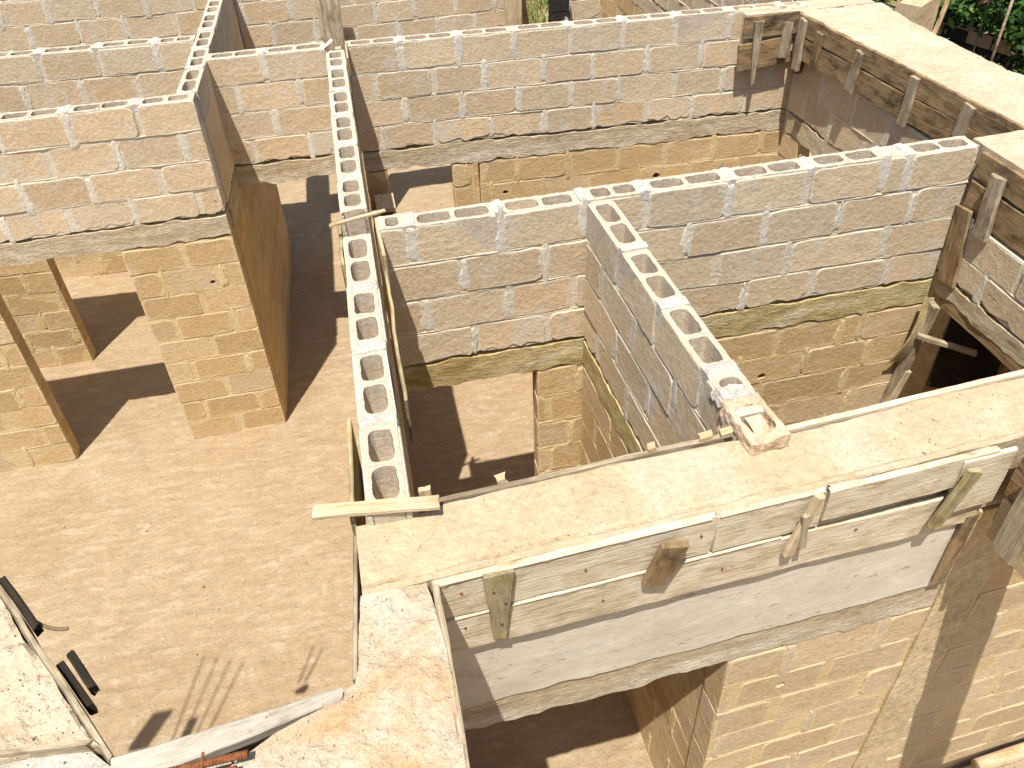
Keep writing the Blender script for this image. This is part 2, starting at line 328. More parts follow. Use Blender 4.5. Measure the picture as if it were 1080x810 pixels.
def hollow_top(mb, a, b, th, z, joints, depth=.18, end_caps=True):
    """course of hollow blocks seen from above: two open cells a block"""
    js = [a]+[j for j in joints if a+.06 < j < b-.06]+[b]
    K = 32; ang = np.linspace(0, 2*np.pi, K, endpoint=False)+np.pi/K
    for i in range(len(js)-1):
        g0 = .012 if i > 0 else 0; g1 = .012 if i < len(js)-2 else 0
        u0, u1 = js[i]+g0, js[i+1]-g1; L = u1-u0; nc = 2 if L > .3 else (1 if L > .15 else 0)
        if nc == 0: mb.box((u0, .001, z-depth), (u1, th-.001, z-.004)); cells = []
        bz = z+random.uniform(-.008,.004); dyb = random.uniform(-.004,.004); clog = random.random()
        for c in range(nc):
            x0 = u0+L*c/nc; x1 = u0+L*(c+1)/nc; cx = (x0+x1)/2; cy = th/2; hx = (x1-x0)/2; hy = th/2
            web_o, web_i = .040+random.uniform(-.006,.006), .014+random.uniform(-.004,.004)
            ix0 = x0+(web_o if c == 0 else web_i); ix1 = x1-(web_o if c == nc-1 else web_i); sh = .0235
            icx = (ix0+ix1)/2; ihx = (ix1-ix0)/2; ihy = hy-sh
            ca, sa = np.cos(ang), np.sin(ang)
            t = np.minimum(hx/np.maximum(np.abs(ca),1e-6), hy/np.maximum(np.abs(sa),1e-6)); O = np.c_[cx+t*ca, cy+t*sa]
            # snap nearest samples to the corners so the outline stays a rectangle
            for qx in (-1,1):
                for qy in (-1,1):
                    k = np.argmin((O[:,0]-cx-qx*hx)**2+(O[:,1]-cy-qy*hy)**2); O[k] = (cx+qx*hx, cy+qy*hy)
            p = random.uniform(4,7); q = (np.abs(ca/ihx)**p+np.abs(sa/ihy)**p)**(-1/p)*(1+.10*fbm(ca*2.2+i*3+c, sa*2.2, i+c)); I = np.c_[icx+q*ca, cy+q*sa]+RS.uniform(-.0014,.0014,(K,2)); O = O+np.array((0,dyb))[None,:]; dp = depth if random.random() > .10 else random.uniform(.05,.12)
            M = O*.45+I*.55
            zo = bz+RS.uniform(-.005,.0005,K)-.02*np.maximum(0, fbm(O[:,0]*17+i, O[:,1]*17, 5)-.18)*3
            V = np.concatenate([np.c_[O, zo], np.c_[M, bz+RS.uniform(-.001,.002,K)], np.c_[I, bz+RS.uniform(-.004,0,K)], np.c_[icx+(I[:,0]-icx)*.95, cy+(I[:,1]-cy)*.95, z-dp+RS.uniform(-.008,.008,K)], [(icx,cy,z-dp+.01)], np.c_[O, np.full(K, z-depth-.04)]])
            F = []
            for k in range(3):
                for i2 in range(K):
                    j = (i2+1)%K; F.append((k*K+i2, k*K+j, (k+1)*K+j, (k+1)*K+i2))
            for i2 in range(K):
                j = (i2+1)%K; F.append((3*K+i2, 3*K+j, 4*K)); F.append((j, i2, 4*K+1+i2, 4*K+1+j))
            mb.add(V, F, (1,1,1), 0.)

def joint_lumps(mb, a, b, th, z, joints):
    for j in joints:
        if not (a+.06 < j < b-.06): continue
        n = 6; U = np.linspace(-.026, .026, n)*random.uniform(.9,1.5); W = np.linspace(-.001, th+.001, 9)
        UU, WW = np.meshgrid(U, W, indexing='ij'); s = random.randint(0,999)
        Z = z+.002+.022*np.maximum(-.2, fbm(UU*30+j*7, WW*22, s))*1.0-.0035*(np.abs(UU)/.03)**2+.002
        UU = UU+.016*fbm(WW*20+s, UU*0+n, s+3)
        V = np.c_[(UU+j).ravel(), WW.ravel(), Z.ravel()]; m = 9
        F = [(i*m+k, (i+1)*m+k, (i+1)*m+k+1, i*m+k+1) for i in range(n-1) for k in range(m-1)]
        lo = V.copy(); lo[:,2] = z-.05; N = len(V); 
        per = [i*m for i in range(n)]+[(n-1)*m+k for k in range(1,m)]+[i*m+m-1 for i in range(n-2,-1,-1)]+[k for k in range(m-2,0,-1)]
        F += [(per[(i+1)%len(per)], per[i], N+per[i], N+per[(i+1)%len(per)]) for i in range(len(per))]
        mb.add(np.concatenate([V, lo]), F)

def wall(p0, p1, label, piers, rows=None, mod=.475, ph=.2, top=H, upper=True, lintel_mat=None, holes=(), hollow=True, th=.14, lintel=(None,None), lin_z=(LB,LT), up_rng=None, base=0.0, ucols=None, lcols=None, lmort=(.58,.44,.23), lvm=(.58,.46,.25), lower_first=0):
    d = Vector((p1[0]-p0[0], p1[1]-p0[1])); L = d.length; ang = math.atan2(d.y, d.x)
    root = empty('block_wall', (p0[0], p0[1], 0), ang, label=label, cat='wall', group='concrete block walls of the unfinished house', kind='thing')
    rows = rows or {}
    def jf(r):
        if r in rows: return rows[r]
        off = ph+(mod/2 if r%2 else 0)
        s = random.Random(int(p0[0]*100)+r*31+int(p0[1]*37))
        return [off+k*mod+s.uniform(-.025,.025)*(r > 0) for k in range(-3, int(L/mod)+4)]
    lo, hi = lin_z; a, b = up_rng or (0, L)
    if upper:
        mb = MB(); hz = top-(.22 if hollow else 0)
        rough_slab(mb, a, b, 0, th, hi+.022, hz, 0, .022, (.63,.56,.44), .001, 3)
        if hollow: mb.box((a, 0.0005, hz), (b, .018, top-.012), col=(.63,.56,.44)); mb.box((a, th-.018, hz), (b, th-.0005, top-.012), col=(.63,.56,.44))
        masonry(mb, lambda z, zb: [(a, b)], top-.003, hi+.010, th, ucols or UP_COL, jf, ch=(top-hi)/max(1, round((top-hi)/CH)), ragged=.11)
        mb.build('block_courses', MU, root)
        if hollow:
            mb = MB(); hollow_top(mb, a, b, th, top, jf(0)); nf = len(mb.f); joint_lumps(mb, a, b, th, top, jf(0)); mb.m = [0]*nf+[1]*(len(mb.f)-nf)
            mb.build('hollow_block_rims', [MTOP, MWHITE], root)
        mb = MB(); la = lintel[0] if lintel[0] is not None else a; lb = lintel[1] if lintel[1] is not None else b
        rough_slab(mb, la, lb, -.006, th+.006, lo+.006, hi-.004, .022, .028, (1,1,1), .006, int(abs(p0[0]*50))+5, .02)
        mb.build('lintel', lintel_mat or MLIN, root)
    zt = lo-.004 if upper else top
    for (q0, q1) in piers:
        mb = MB(); hs = [h for h in holes if q0 < h[0] < q1]; cuts = []
        for h in hs:      # the body leaves a pocket behind each knocked hole
            cuts += [(h[0]-.05, h[0]+.05)]
            rough_slab(mb, h[0]-.05, h[0]+.05, 0, th, base, h[1]-.05, 0, 0, (.60,.47,.27), .0, 8); rough_slab(mb, h[0]-.05, h[0]+.05, 0, th, h[1]+.05, zt, 0, 0, (.60,.47,.27), .0, 8)
            mb.box((h[0]-.05, .08, h[1]-.06), (h[0]+.05, th-.002, h[1]+.06), col=(.3,.2,.1))
        x_ = q0
        for c0, c1 in sorted(cuts)+[(q1, q1)]: rough_slab(mb, x_, c0, 0, th, base, zt, 0, 0, (.60,.47,.27), .0 if cuts else .001, 8); x_ = c1
        cols = lcols or LO_COL
        masonry(mb, lambda z, zb: [(q0, q1)], zt-.004, base, th, cols, jf, ch=.24, mort=lmort, vm=lvm, blobp=.5, first=lower_first, holes=hs, pr=(.001,.005), bp_=(.0,.0035), mw=.85)
        z = zt-.004; r_ = 0       # block ends on the jambs
        while z > base+.05:
            zb = max(base, z-.24)
            for e_ in (0, 1):
                t_ = MB(); panel(t_, .003+random.uniform(0,.006), th-.003-random.uniform(0,.006), zb+.008, z-.006, 0, 1, np.array(random.choice(cols))*random.uniform(.9,1.08), random.uniform(.001,.005))
                V = t_.v[0]; V = np.c_[q1-V[:,1]-.001, V[:,0], V[:,2]] if e_ else np.c_[q0+V[:,1]+.001, th-V[:,0], V[:,2]]
                mb.add(V, t_.f, t_.c[0], t_.e[0])
            z = zb
        mb.build('pier', MLO, root)
    return root
# ------------------------------------------------------------------ ground
def grid_obj(name, x0, x1, y0, y1, st, zf, mat, **k):
    X = np.arange(x0, x1+st/2, st); Y = np.arange(y0, y1+st/2, st); XX, YY = np.meshgrid(X, Y, indexing='ij'); Z = zf(XX, YY); n, m = XX.shape
    I = np.arange(n*m).reshape(n, m); F = np.stack([I[:-1,:-1], I[1:,:-1], I[1:,1:], I[:-1,1:]], -1).reshape(-1,4)
    mb = MB(); mb.add(np.c_[XX.ravel(), YY.ravel(), Z.ravel()], F.tolist()); o = mb.build(name, mat, smooth=True); tag(o, **k); return o
grid_obj('floor', -6, 4.6, -5, 8.4, .04, lambda x, y: .03*fbm(x*1.3, y*1.3, 5, 3)+.012*fbm(x*7, y*7, 6, 3), MFLOOR, kind='structure', label='bare sandy earth floor inside the unfinished rooms')
g = MB(); R = [0, 12, 20, 30, 60, 150, 600]; n = 48; V = [(0,0,-.06)]; F = []
for r in R[1:]:
    for i in range(n): V.append((r*math.cos(i*2*math.pi/n), r*math.sin(i*2*math.pi/n), -.06))
F += [(0, 1+i, 1+(i+1)%n) for i in range(n)]
for k in range(len(R)-2):
    for i in range(n): a = 1+k*n; F.append((a+i, a+n+i, a+n+(i+1)%n, a+(i+1)%n))
g.add(V, F); tag(g.build('ground', MGRND), kind='structure', label='dry brown soil around the building site')
#@@WALLS
MJ = {0:[.20,.69,1.165,1.52,2.03,2.52,3.0,3.15], 1:[.47,.94,1.33,1.80,2.28,2.77,3.25], 2:[.237,.72,1.1,1.55,2.004,2.475,3.13], 3:[.494,.952,1.4,1.76,2.222,2.688,3.211]}
off = .035; MJ = {k:[j-off for j in v] for k, v in MJ.items()}
# mid wall across the picture
wall((.035,-.005), (3.60,.005), 'long block wall across the middle of the photo with an olive mossy lintel', [(.845,3.565)], rows=MJ, lintel_mat=MLINY, holes=[(2.435,1.73,.028,.1)], ph=.16)
# spine wall towards the viewer and its northern run
wall((-.005,-1.83), (-.012,-.01), 'nearest run of the narrow end-on hollow-block wall, under the yellow lath', [(0,1.82)], mod=.452, ph=.44, lintel_mat=MLINY)
wall((-.012,.255), (-.02,2.90), 'farther run of the narrow end-on hollow-block wall, beyond the stick across its gap', [(0,2.645)], mod=.46, ph=.40)
# inner wall to the front beam
wall((1.385,-1.60), (1.315,-.012), 'inner block wall running from the middle wall to the broken block', [(-.32,1.585)], mod=.47, ph=.16, lintel_mat=MLINY, up_rng=(-.10,1.585), lintel=(-.32,1.585))
# back walls
wall((-1.125,3.01), (-.17,2.985), 'short back block wall crossing the end of the left corridor above a pale doorway', [], mod=.48, ph=.45)
wback = wall((.0,2.955), (4.0,2.74), 'long back block wall behind the middle wall, above the cracked lintel and small doorway', [(.0,.19),(.79,.985),(1.045,4.0)], mod=.478, ph=.445, holes=[(1.275,1.81,.022,.1),(2.76,1.81,.03,.1)])
wall((-6.0,2.18), (-1.135,2.175), 'large front left block wall with a cracked lintel and two brick-like piers under it', [(1.2,2.94),(4.0,4.865)], mod=.48, ph=.12+.48*.03, holes=[(4.61,1.72,.02,.1)])
wall((-1.125,2.33), (-1.11,5.41), 'shaded block wall running away from the left front wall, its open cells like a ladder', [(-.0,3.08)], mod=.47, ph=.05, up_rng=(-.0,4.6), lintel=(0,4.6))
wall((-6.0,3.78), (-1.27,3.53), 'second left block wall, parallel behind the front left one', [(1.5,2.80)], mod=.478, ph=.1)
wall((-6.0,5.50), (-1.27,5.30), 'third left block wall at the top left edge of the photo', [(1.95,4.72)], mod=.478, ph=.2)
wall((-1.10,5.42), (-.02,5.42), 'far block wall left of the leaning grey post at the top of the photo', [], mod=.478, ph=.3)
wall((-.20,5.80), (1.95,5.86), 'far block wall right of the leaning grey post at the top of the photo', [(0,.42),(1.5,2.15)], mod=.478, ph=.1)
wall((2.74,5.86), (3.12,5.86), 'short stub of far block wall between the burnt blocks and the shaded wall', [(0,.38)], mod=.478, ph=.2, top=2.9, lin_z=(LB,LT))
wall((4.13,2.95), (4.13,9.4), 'tall side block wall receding beyond the corner beam at the top of the photo', [(0,6.45)], mod=.478, ph=.2)
# walls under the cast beams
def under(p0, p1, label, piers, top, **k): return wall(p0, p1, label, piers, top=top, hollow=False, **k)
under((4.12,.13), (4.12,2.72), 'right side block wall half shaded by the stained formwork boards above it', [(0,.3),(.9,1.9),(2.3,2.59)], 2.93, ph=.2)
under((3.74,-1.75), (3.74,.12), 'right block wall above the dark opening and the heavy timber lintel', [(0,.55)], 2.87, ph=.2, lin_z=(2.30,2.43))
fwall = under((.04,-2.055), (4.6,-1.92), 'front block wall under the foreground beam, smooth grey above its lintel', [(1.205,4.55)], 2.9, ph=.31, holes=[(1.51,1.80,.022,.1)], lintel=(.02,2.19), up_rng=(0.0,2.19), lower_first=1, lcols=[(.53,.42,.28),(.51,.395,.25),(.54,.43,.29),(.51,.405,.26)], lmort=(.54,.43,.28), lvm=(.53,.45,.32))
under((.035,-4.4), (.035,-2.06), 'block wall under the orange-stained beam at the bottom of the photo', [(0,2.34)], 2.9, ph=.31)
under((-.95,-2.55), (-.17,-2.50), 'short bay wall under the beam with the rusty bar', [(0,.78)], 2.9, ph=.31)
# ------------------------------------------------------------------ cast beams, boards and loose timber
def frame(o_, xd, zd):
    """matrix with x along xd, z as near zd as possible"""
    x = Vector(xd).normalized(); z = Vector(zd); y = z.cross(x).normalized(); z = x.cross(y)
    return Matrix(((x.x, y.x, z.x, o_[0]), (x.y, y.y, z.y, o_[1]), (x.z, y.z, z.z, o_[2]), (0,0,0,1)))
def pmat(p): return (pmat(p.parent) @ p.matrix_basis.copy()) if p else Matrix()
def plank(name, A, B, hgt, th, mat, parent=None, zd=(0,0,1), end_w=None, wob=.004, bow=0., chip=.006, **k):
    """sawn board: A->B is the middle of its near face's length, hgt its width along zd, th its thickness"""
    A = Vector(A); B = Vector(B); Lx = (B-A).length; n = max(4, int(Lx/.035)); U = np.linspace(0, Lx, n); s = random.randint(0, 9999)
    ew = end_w if end_w else hgt; W = hgt+(ew-hgt)*U/Lx
    top = W/2+chip*1.6*fbm(U*11+s, U*0, s); bot = -W/2+chip*1.6*fbm(U*11+s, U*0+3, s+1); off = bow*np.sin(U/Lx*np.pi)
    e0 = np.zeros(n); V = []
    prof = [(0, 0, 1), (.08, -.0, 0), (.5, .0015, 0), (.92, 0, 0), (1, 0, 1)]
    rows = []
    c = min(.004, th*.25)
    for t in (0, .25, .5, .75, 1): rows.append((t, 0))
    R_ = []
    R_.append((bot+c, 0)); R_.append((bot*.5+top*.5-.25*W*0, 0)); R_.append((top-c, 0)); R_.append((top, c)); R_.append((top, th-c)); R_.append((top-c, th)); R_.append((bot+c, th)); R_.append((bot, th-c)); R_.append((bot, c))
    m = len(R_)
    for zz, yy in R_:
        V.append(np.c_[U, yy+off+wob*fbm(U*5+s, U*0+yy*0, s+2)*2, zz])
    V = np.stack(V, 0)
    V[:,0,0] += RS.uniform(-.006,.006,m); V[:,-1,0] += RS.uniform(-.008,.008,m)
    V = V.reshape(-1,3); F = []
    for j in range(m):
        for i in range(n-1):
            a, b = j*n+i, ((j+1)%m)*n+i; F.append((a, a+1, b+1, b))
    F.append(tuple(j*n for j in range(m))); F.append(tuple(j*n+n-1 for j in range(m-1,-1,-1)))
    mb = MB(); mb.add(V, F); o = mb.build(name, mat)
    M = frame(A, B-A, zd)
    if parent is not None: o.parent = parent; o.matrix_local = pmat(parent).inverted() @ M
    else: o.matrix_world = M
    return tag(o, **k)

def loft(name, st, z, depth, mat, parent, amp=.008, fr=1.0, nw=14, step=.025, edge_amp=.006, mound=0., groove=0.):
    """cast top between two edge lines; st = [(left xy, right xy), ...]; sides drop by depth"""
    P = [(np.array(a, float), np.array(b, float)) for a, b in st]; L_ = []; Rr = []
    for (a, b), (c, d) in zip(P[:-1], P[1:]):
        n = max(1, int(max(np.linalg.norm(c-a), np.linalg.norm(d-b))/step))
        for i in range(n): L_.append(a+(c-a)*i/n); Rr.append(b+(d-b)*i/n)
    L_.append(P[-1][0]); Rr.append(P[-1][1]); L_ = np.array(L_); Rr = np.array(Rr); n = len(L_); T = np.linspace(0, 1, nw)
    s = random.randint(0,999)
    dirv = (Rr-L_)/np.linalg.norm(Rr-L_, axis=1)[:,None]
    L_ = L_+dirv*(edge_amp*2*fbm(L_[:,0]*9, L_[:,1]*9, s))[:,None]; Rr = Rr+dirv*(edge_amp*2*fbm(Rr[:,0]*9, Rr[:,1]*9, s+5))[:,None]
    XY = L_[:,None,:]*(1-T)[None,:,None]+Rr[:,None,:]*T[None,:,None]
    X, Y = XY[...,0], XY[...,1]
    Z = z+amp*(2.2*fbm(X*4*fr, Y*4*fr, s+1, 3)+1.2*fbm(X*16*fr, Y*16*fr, s+2, 3)+.7*fbm(X*45, Y*45, s+3, 2))+mound*np.sin(T*np.pi)[None,:]
    if groove:
        gt = groove+.05*fbm(X[:,:1]*5, Y[:,:1]*5, s+9); Z = Z-.011*np.exp(-((T[None,:]-gt)/.022)**2)*(.5+1.2*vn(X*7, Y*7, s))+.006*(T[None,:] > gt)*(vn(X*12, Y*12, s+2))
    Z[:,0] = np.minimum(Z[:,0], z-.003); Z[:,-1] = np.minimum(Z[:,-1], z-.003)
    loc = parent.location
    top = np.c_[X.ravel()-loc.x, Y.ravel()-loc.y, Z.ravel()-loc.z]; F = [(i*nw+k, (i+1)*nw+k, (i+1)*nw+k+1, i*nw+k+1) for i in range(n-1) for k in range(nw-1)]
    N = n*nw; lo = []
    per = [i*nw for i in range(n)]+[(n-1)*nw+k for k in range(1,nw)]+[i*nw+nw-1 for i in range(n-2,-1,-1)]+[k for k in range(nw-2,0,-1)]
    lo = top[per].copy(); lo[:,2] = z-depth-loc.z
    q = len(per); F += [(per[(i+1)%q], per[i], N+i, N+(i+1)%q) for i in range(q)]; F.append(tuple(N+i for i in range(q)))
    mb = MB(); mb.add(np.concatenate([top, lo]), F)
    return mb.build(name, mat, parent, smooth=False)
GB = 'cast concrete beams still in their board formwork'
def crust(parent, A, B, y, zt, name='mortar_crust'):
    """lumpy slurry left along a board's upper edge"""
    A = Vector(A); B = Vector(B); L = (B-A).length; n = int(L/.012); U = np.linspace(0, L, n); s = random.randint(0,999)
    w_ = .010+.02*np.maximum(0, fbm(U*6, U*0, s)+.1); h_ = .002+.016*np.maximum(0, fbm(U*14, U*0+2, s)+.05); dr = .003+.16*np.maximum(0, fbm(U*11, U*0+7, s)-.05)**1.2
    V = np.concatenate([np.c_[U, w_, 0*U-.004], np.c_[U, w_*.5, h_], np.c_[U, -.006-.3*h_, h_*.4], np.c_[U, np.full(n,-.004), -dr], np.c_[U, np.full(n,.004), -dr]]); F = []
    for k in range(4):
        for i in range(n-1): F.append((k*n+i, (k+1)*n+i, (k+1)*n+i+1, k*n+i+1))
    mb = MB(); mb.add(V, [f[::-1] for f in F]); o = mb.build(name, MTOP, parent); M = frame(A, B-A, (0,0,1)); o.matrix_local = pmat(parent).inverted() @ M; return o

def tube(mb, pts, r, n=10, col=(1,1,1)):
    pts = [Vector(p) for p in pts]; V = []; m = len(pts)
    for i, p in enumerate(pts):
        d = (pts[min(i+1,m-1)]-pts[max(i-1,0)]).normalized(); a = d.orthogonal().normalized() if i == 0 else (pa-d*pa.dot(d)).normalized(); pa = a; b = d.cross(a); rr = r[i] if np.ndim(r) else r
        for k in range(n): t = 2*math.pi*k/n; V.append(p+rr*(math.cos(t)*a+math.sin(t)*b))
    F = [(i*n+k, i*n+(k+1)%n, (i+1)*n+(k+1)%n, (i+1)*n+k) for i in range(m-1) for k in range(n)]
    F += [tuple(range(n))[::-1], tuple((m-1)*n+k for k in range(n))]; mb.add([tuple(v) for v in V], F, col)
# the long beam across the foreground
fb = empty('concrete_beam', (0, -2.1, 2.85), label='long cream concrete beam across the foreground with pale cement-coated boards along its side', cat='beam', group=GB)
loft('concrete_core', [((-.196,-1.82),(-.19,-2.092)), ((.04,-1.815),(.04,-2.085)), ((.098,-1.80),(.1,-2.08)), ((.31,-1.785),(.32,-2.075)), ((.728,-1.765),(.625,-2.066)), ((1.164,-1.762),(1.2,-2.05)), ((1.434,-1.785),(1.40,-2.045)), ((2.149,-1.735),(1.934,-2.015)), ((2.5,-1.725),(2.30,-2.0)), ((3.7,-1.70),(3.7,-1.97))], 3.28, .40, MBEAM, fb, amp=.006, fr=1, nw=44, step=.014, groove=.88, edge_amp=.008)
def fbp(x, z, o_=0.): return (x, -2.107+.035*x-o_, z)
b1 = plank('formwork_board', fbp(.035,3.17), fbp(1.02,3.178), .205, .024, WPALE, fb, bow=.0)
b2 = plank('formwork_board', fbp(1.025,3.176,.002), fbp(1.44,3.18,.003), .20, .024, WPALE, fb)
b3 = plank('formwork_board', fbp(1.445,3.205,.016), fbp(2.12,3.215,.02), .165, .024, WPALE, fb)
b4 = plank('formwork_board', fbp(.045,2.957), fbp(2.18,2.945), .205, .024, WPALE, fb, wob=.006)
plank('formwork_board', fbp(1.98,3.13,.024), fbp(2.2,3.13,.024), .30, .02, WPALE, fb)
for bd_, a, b, z_ in ((b1,.05,1.0,3.272),(b2,1.03,1.43,3.276),(b3,1.45,2.1,3.286),(b4,.05,1.3,3.060)): crust(bd_, fbp(a,z_), fbp(b,z_+.004), 0, 0)
plank('back_board', (.10,-1.772,3.19), (1.20,-1.722,3.19), .18, -.02, WGREY, fb)
plank('back_board', (1.42,-1.752,3.19), (2.6,-1.69,3.19), .185, -.024, WPALE, fb)
def cleat(parent, T_, B_, w0, w1, th, mat, nrm, **k):
    """short upright batten from top point T_ to bottom point B_, its flat side facing nrm"""
    T_ = Vector(T_); B_ = Vector(B_); xd = (T_-B_).normalized(); zd = Vector(nrm).normalized().cross(xd)*-1
    zd = xd.cross(Vector(nrm)); return plank('cleat', B_, T_, w1, th, mat, parent, zd=tuple(zd), end_w=w0, **k)
SN = (0,-1,0)
def cl(parent, T_, B_, w0, w1, th, mat, n, **k):
    n = Vector(n); xd = (Vector(B_)-Vector(T_)).normalized(); zd = xd.cross(n)
    # y axis = zd x xd must equal -n so the thickness goes inward
    y = zd.cross(xd)
    if y.dot(n) > 0: zd = -zd
    o_ = Vector(T_)+n*th*1.0
    return plank('cleat', tuple(o_), tuple(Vector(B_)+n*th), w0, th, mat, parent, zd=tuple(zd), end_w=w1, **k)
c1 = cl(fb, fbp(.245,3.275), fbp(.238,2.90), .105, .05, .022, WMOSS, SN, label='short greenish wedge-shaped cleat')
cl(fb, fbp(.85,3.245,.03), fbp(.80,3.02,.012), .105, .095, .026, WDARK, SN, label='short dark brown cleat leaning outwards')
cl(fb, fbp(1.385,3.30,.02), fbp(1.325,2.985,.014), .036, .040, .022, WYEL, SN)
cl(fb, fbp(1.35,3.22,.03), fbp(1.365,3.03,.03), .03, .03, .018, WGREY, SN)
cl(fb, fbp(2.0,3.27,.046), fbp(1.94,2.95,.03), .06, .05, .022, WMOSS, SN)
def nails(par, pts):
    for p in pts:
        mb = MB(); tube(mb, [(0,0,0),(0,-.004,0)], .0045, 8); o = mb.build('nail', MRUST, par); o.matrix_basis = pmat(par).inverted() @ Matrix.Translation(p)
nails(c1, [fbp(.225,3.20,.024),fbp(.262,3.12,.024),fbp(.245,3.00,.024)]); nails(b4, [fbp(x,2.97+.03*math.sin(x*9),.002) for x in (.12,.62,1.08,1.62,2.05)]); nails(b1, [fbp(x,3.18+.03*math.sin(x*7),.002) for x in (.12,.55,.97)])
# near left beam
fl = empty('concrete_beam', (-.08,-2.6,2.85), label='orange-stained concrete beam running towards the viewer at the bottom of the photo', cat='beam', group=GB)
loft('concrete_core', [((-.196,-2.094),(.022,-2.094)), ((-.215,-2.30),(.045,-2.30)), ((-.228,-2.368),(.050,-2.36)), ((-.31,-2.415),(.052,-2.42)), ((-.45,-2.462),(.055,-2.49)), ((-.56,-2.52),(.057,-2.56)), ((-.68,-2.64),(.06,-2.70)), ((-.70,-3.0),(.06,-3.0)), ((-.70,-4.4),(.07,-4.4))], 3.285, .40, MBEAMS, fl, amp=.012, nw=64, step=.014, edge_amp=.012)
plank('formwork_board', (.060,-4.3,3.15), (.030,-2.105,3.15), .27, -.022, WGREY, fl, wob=.006)
plank('formwork_board', (.056,-4.3,2.945), (.034,-2.12,2.945), .13, -.022, WGREY, fl, wob=.006)
plank('formwork_board', (-.236,-2.355,3.15), (-.206,-1.85,3.15), .24, -.014, WGREY, fl, wob=.0015, chip=.012)
# bay beam at the lower left: straight part with the rebar
bf = empty('concrete_beam', (-.55,-2.6,2.85), label='open concrete trough behind the grey plank at the bottom edge, holding the rusty bar', cat='beam', group=GB)
loft('concrete_core', [((-.88,-2.45),(-.88,-2.95)), ((-.3,-2.42),(-.3,-2.95))], 3.16, .30, MGREY, bf, amp=.008)
plank('formwork_board', (-.885,-2.470,3.278), (-.27,-2.395,3.288), .085, .05, WGREYC, bf, zd=(0,1,.12), wob=.004, end_w=.035)
plank('formwork_board', (-.875,-2.425,3.12), (-.235,-2.372,3.12), .24, -.022, WGREY, bf)
for xx in (-.62,-.40,-.28): plank('trough_board', (xx-.02,-2.50,3.15),(xx+.1,-2.50,3.15), .12, .02, WGREY, bf)
# slanting bay beam
D = Vector((.489,-.67)).normalized(); Nn = Vector((-D.y, D.x))        # Nn points into the room
bd = empty('concrete_beam', (-1.2,-2.2,2.85), label='slanting beam topped with pinkish rubble in the lower left corner', cat='beam', group=GB)
def bp(t, o_=0.): q = Vector((-.885,-2.42))-D*t+Nn*o_; return (q.x, q.y)
loft('concrete_core', [(bp(.93,-.02), bp(.93,-.42)), (bp(.6,-.02), bp(.62,-.45)), (bp(.1,-.02),(-1.20,-2.37)), (bp(.045,-.012),(-.97,-2.375))], 3.285, .12, MBEAMR, bd, amp=.026, nw=30, step=.015, edge_amp=.01)
plank('formwork_board', (*bp(.93),3.235), (*bp(.0),3.235), .10, -.018, WGREY, bd, wob=.006)
for t, l_, o_, z_ in ((.20,.20,.004,3.235),(.26,.15,.036,3.225),(.56,.27,.004,3.25)):
    plank('cleat', (*bp(t+l_,o_),z_), (*bp(t,o_),z_), .045, .024, WBLACK, bd)  # shade on these cleats is painted in with the black wood
mb = MB(); q0 = bp(.72,-.25); mb.box((q0[0]-.11-bd.location.x,q0[1]-.11-bd.location.y,-2.85),(q0[0]+.11-bd.location.x,q0[1]+.11-bd.location.y,.32)); mb.build('column', MGREY, bd)
bg = empty('concrete_slab', (-1.3,-2.6,2.85), label='smooth grey concrete strip behind a board at the bottom left corner', cat='slab', group=None)
loft('concrete_core', [((-1.75,-2.305),(-1.75,-2.9)), ((-.955,-2.388),(-.955,-2.9)), ((-.86,-2.47),(-.80,-2.9)), ((-.70,-2.475),(-.68,-2.9))], 3.272, .38, MGREY, bg, amp=.002)
plank('edge_board', (-1.75,-2.285,3.262), (-.945,-2.372,3.272), .06, -.016, WGREY, bg)
# right side beam and its formwork (west face leans a little: x = 4.02-.066y)
rx = lambda y, o_=0.: 4.028-.066*y-o_
rb = empty('concrete_beam', (4.2,1.3,2.95), label='wide bright concrete beam at the upper right held by dark stained boards', cat='beam', group=GB)
loft('concrete_core', [((rx(2.62)+.03,2.66),(4.66,2.62)), ((rx(2.2)+.03,2.2),(4.60,2.2)), ((rx(1.4)+.03,1.4),(4.58,1.4)), ((rx(.126)+.03,.126),(4.64,.126))], 3.325, .38, MBEAMR, rb, amp=.016, nw=34, step=.02, edge_amp=.022)
plank('formwork_board', (rx(2.6),2.6,3.235), (rx(.12),.12,3.24), .17, .026, WDARK, rb)
plank('formwork_board', (rx(2.6),2.6,3.045), (rx(1.45),1.45,3.05), .19, .026, WDARK, rb)
plank('formwork_board', (rx(1.44,.004),1.44,3.045), (rx(.12,.004),.12,3.075), .185, .026, WDARK, rb)
WN = (-1,0,0)
for y_, zt, zb_, w0, th, mm, dy in ((2.50,3.30,2.86,.10,.03,WGREY,.0),(2.24,3.26,2.95,.085,.03,WDARK,.03),(1.72,3.28,2.95,.09,.03,WGREY,.04),(1.10,3.30,2.93,.085,.03,WGREY,.02),(.57,3.30,3.06,.09,.03,WGREY,.03)):
    cl(rb, (rx(y_,.0),y_,zt), (rx(y_,.0),y_+dy,zb_), w0, w0, th, mm, WN)
plank('formwork_board', (4.60,.1,3.10), (4.62,2.62,3.10), .26, .02, WDARK, rb)
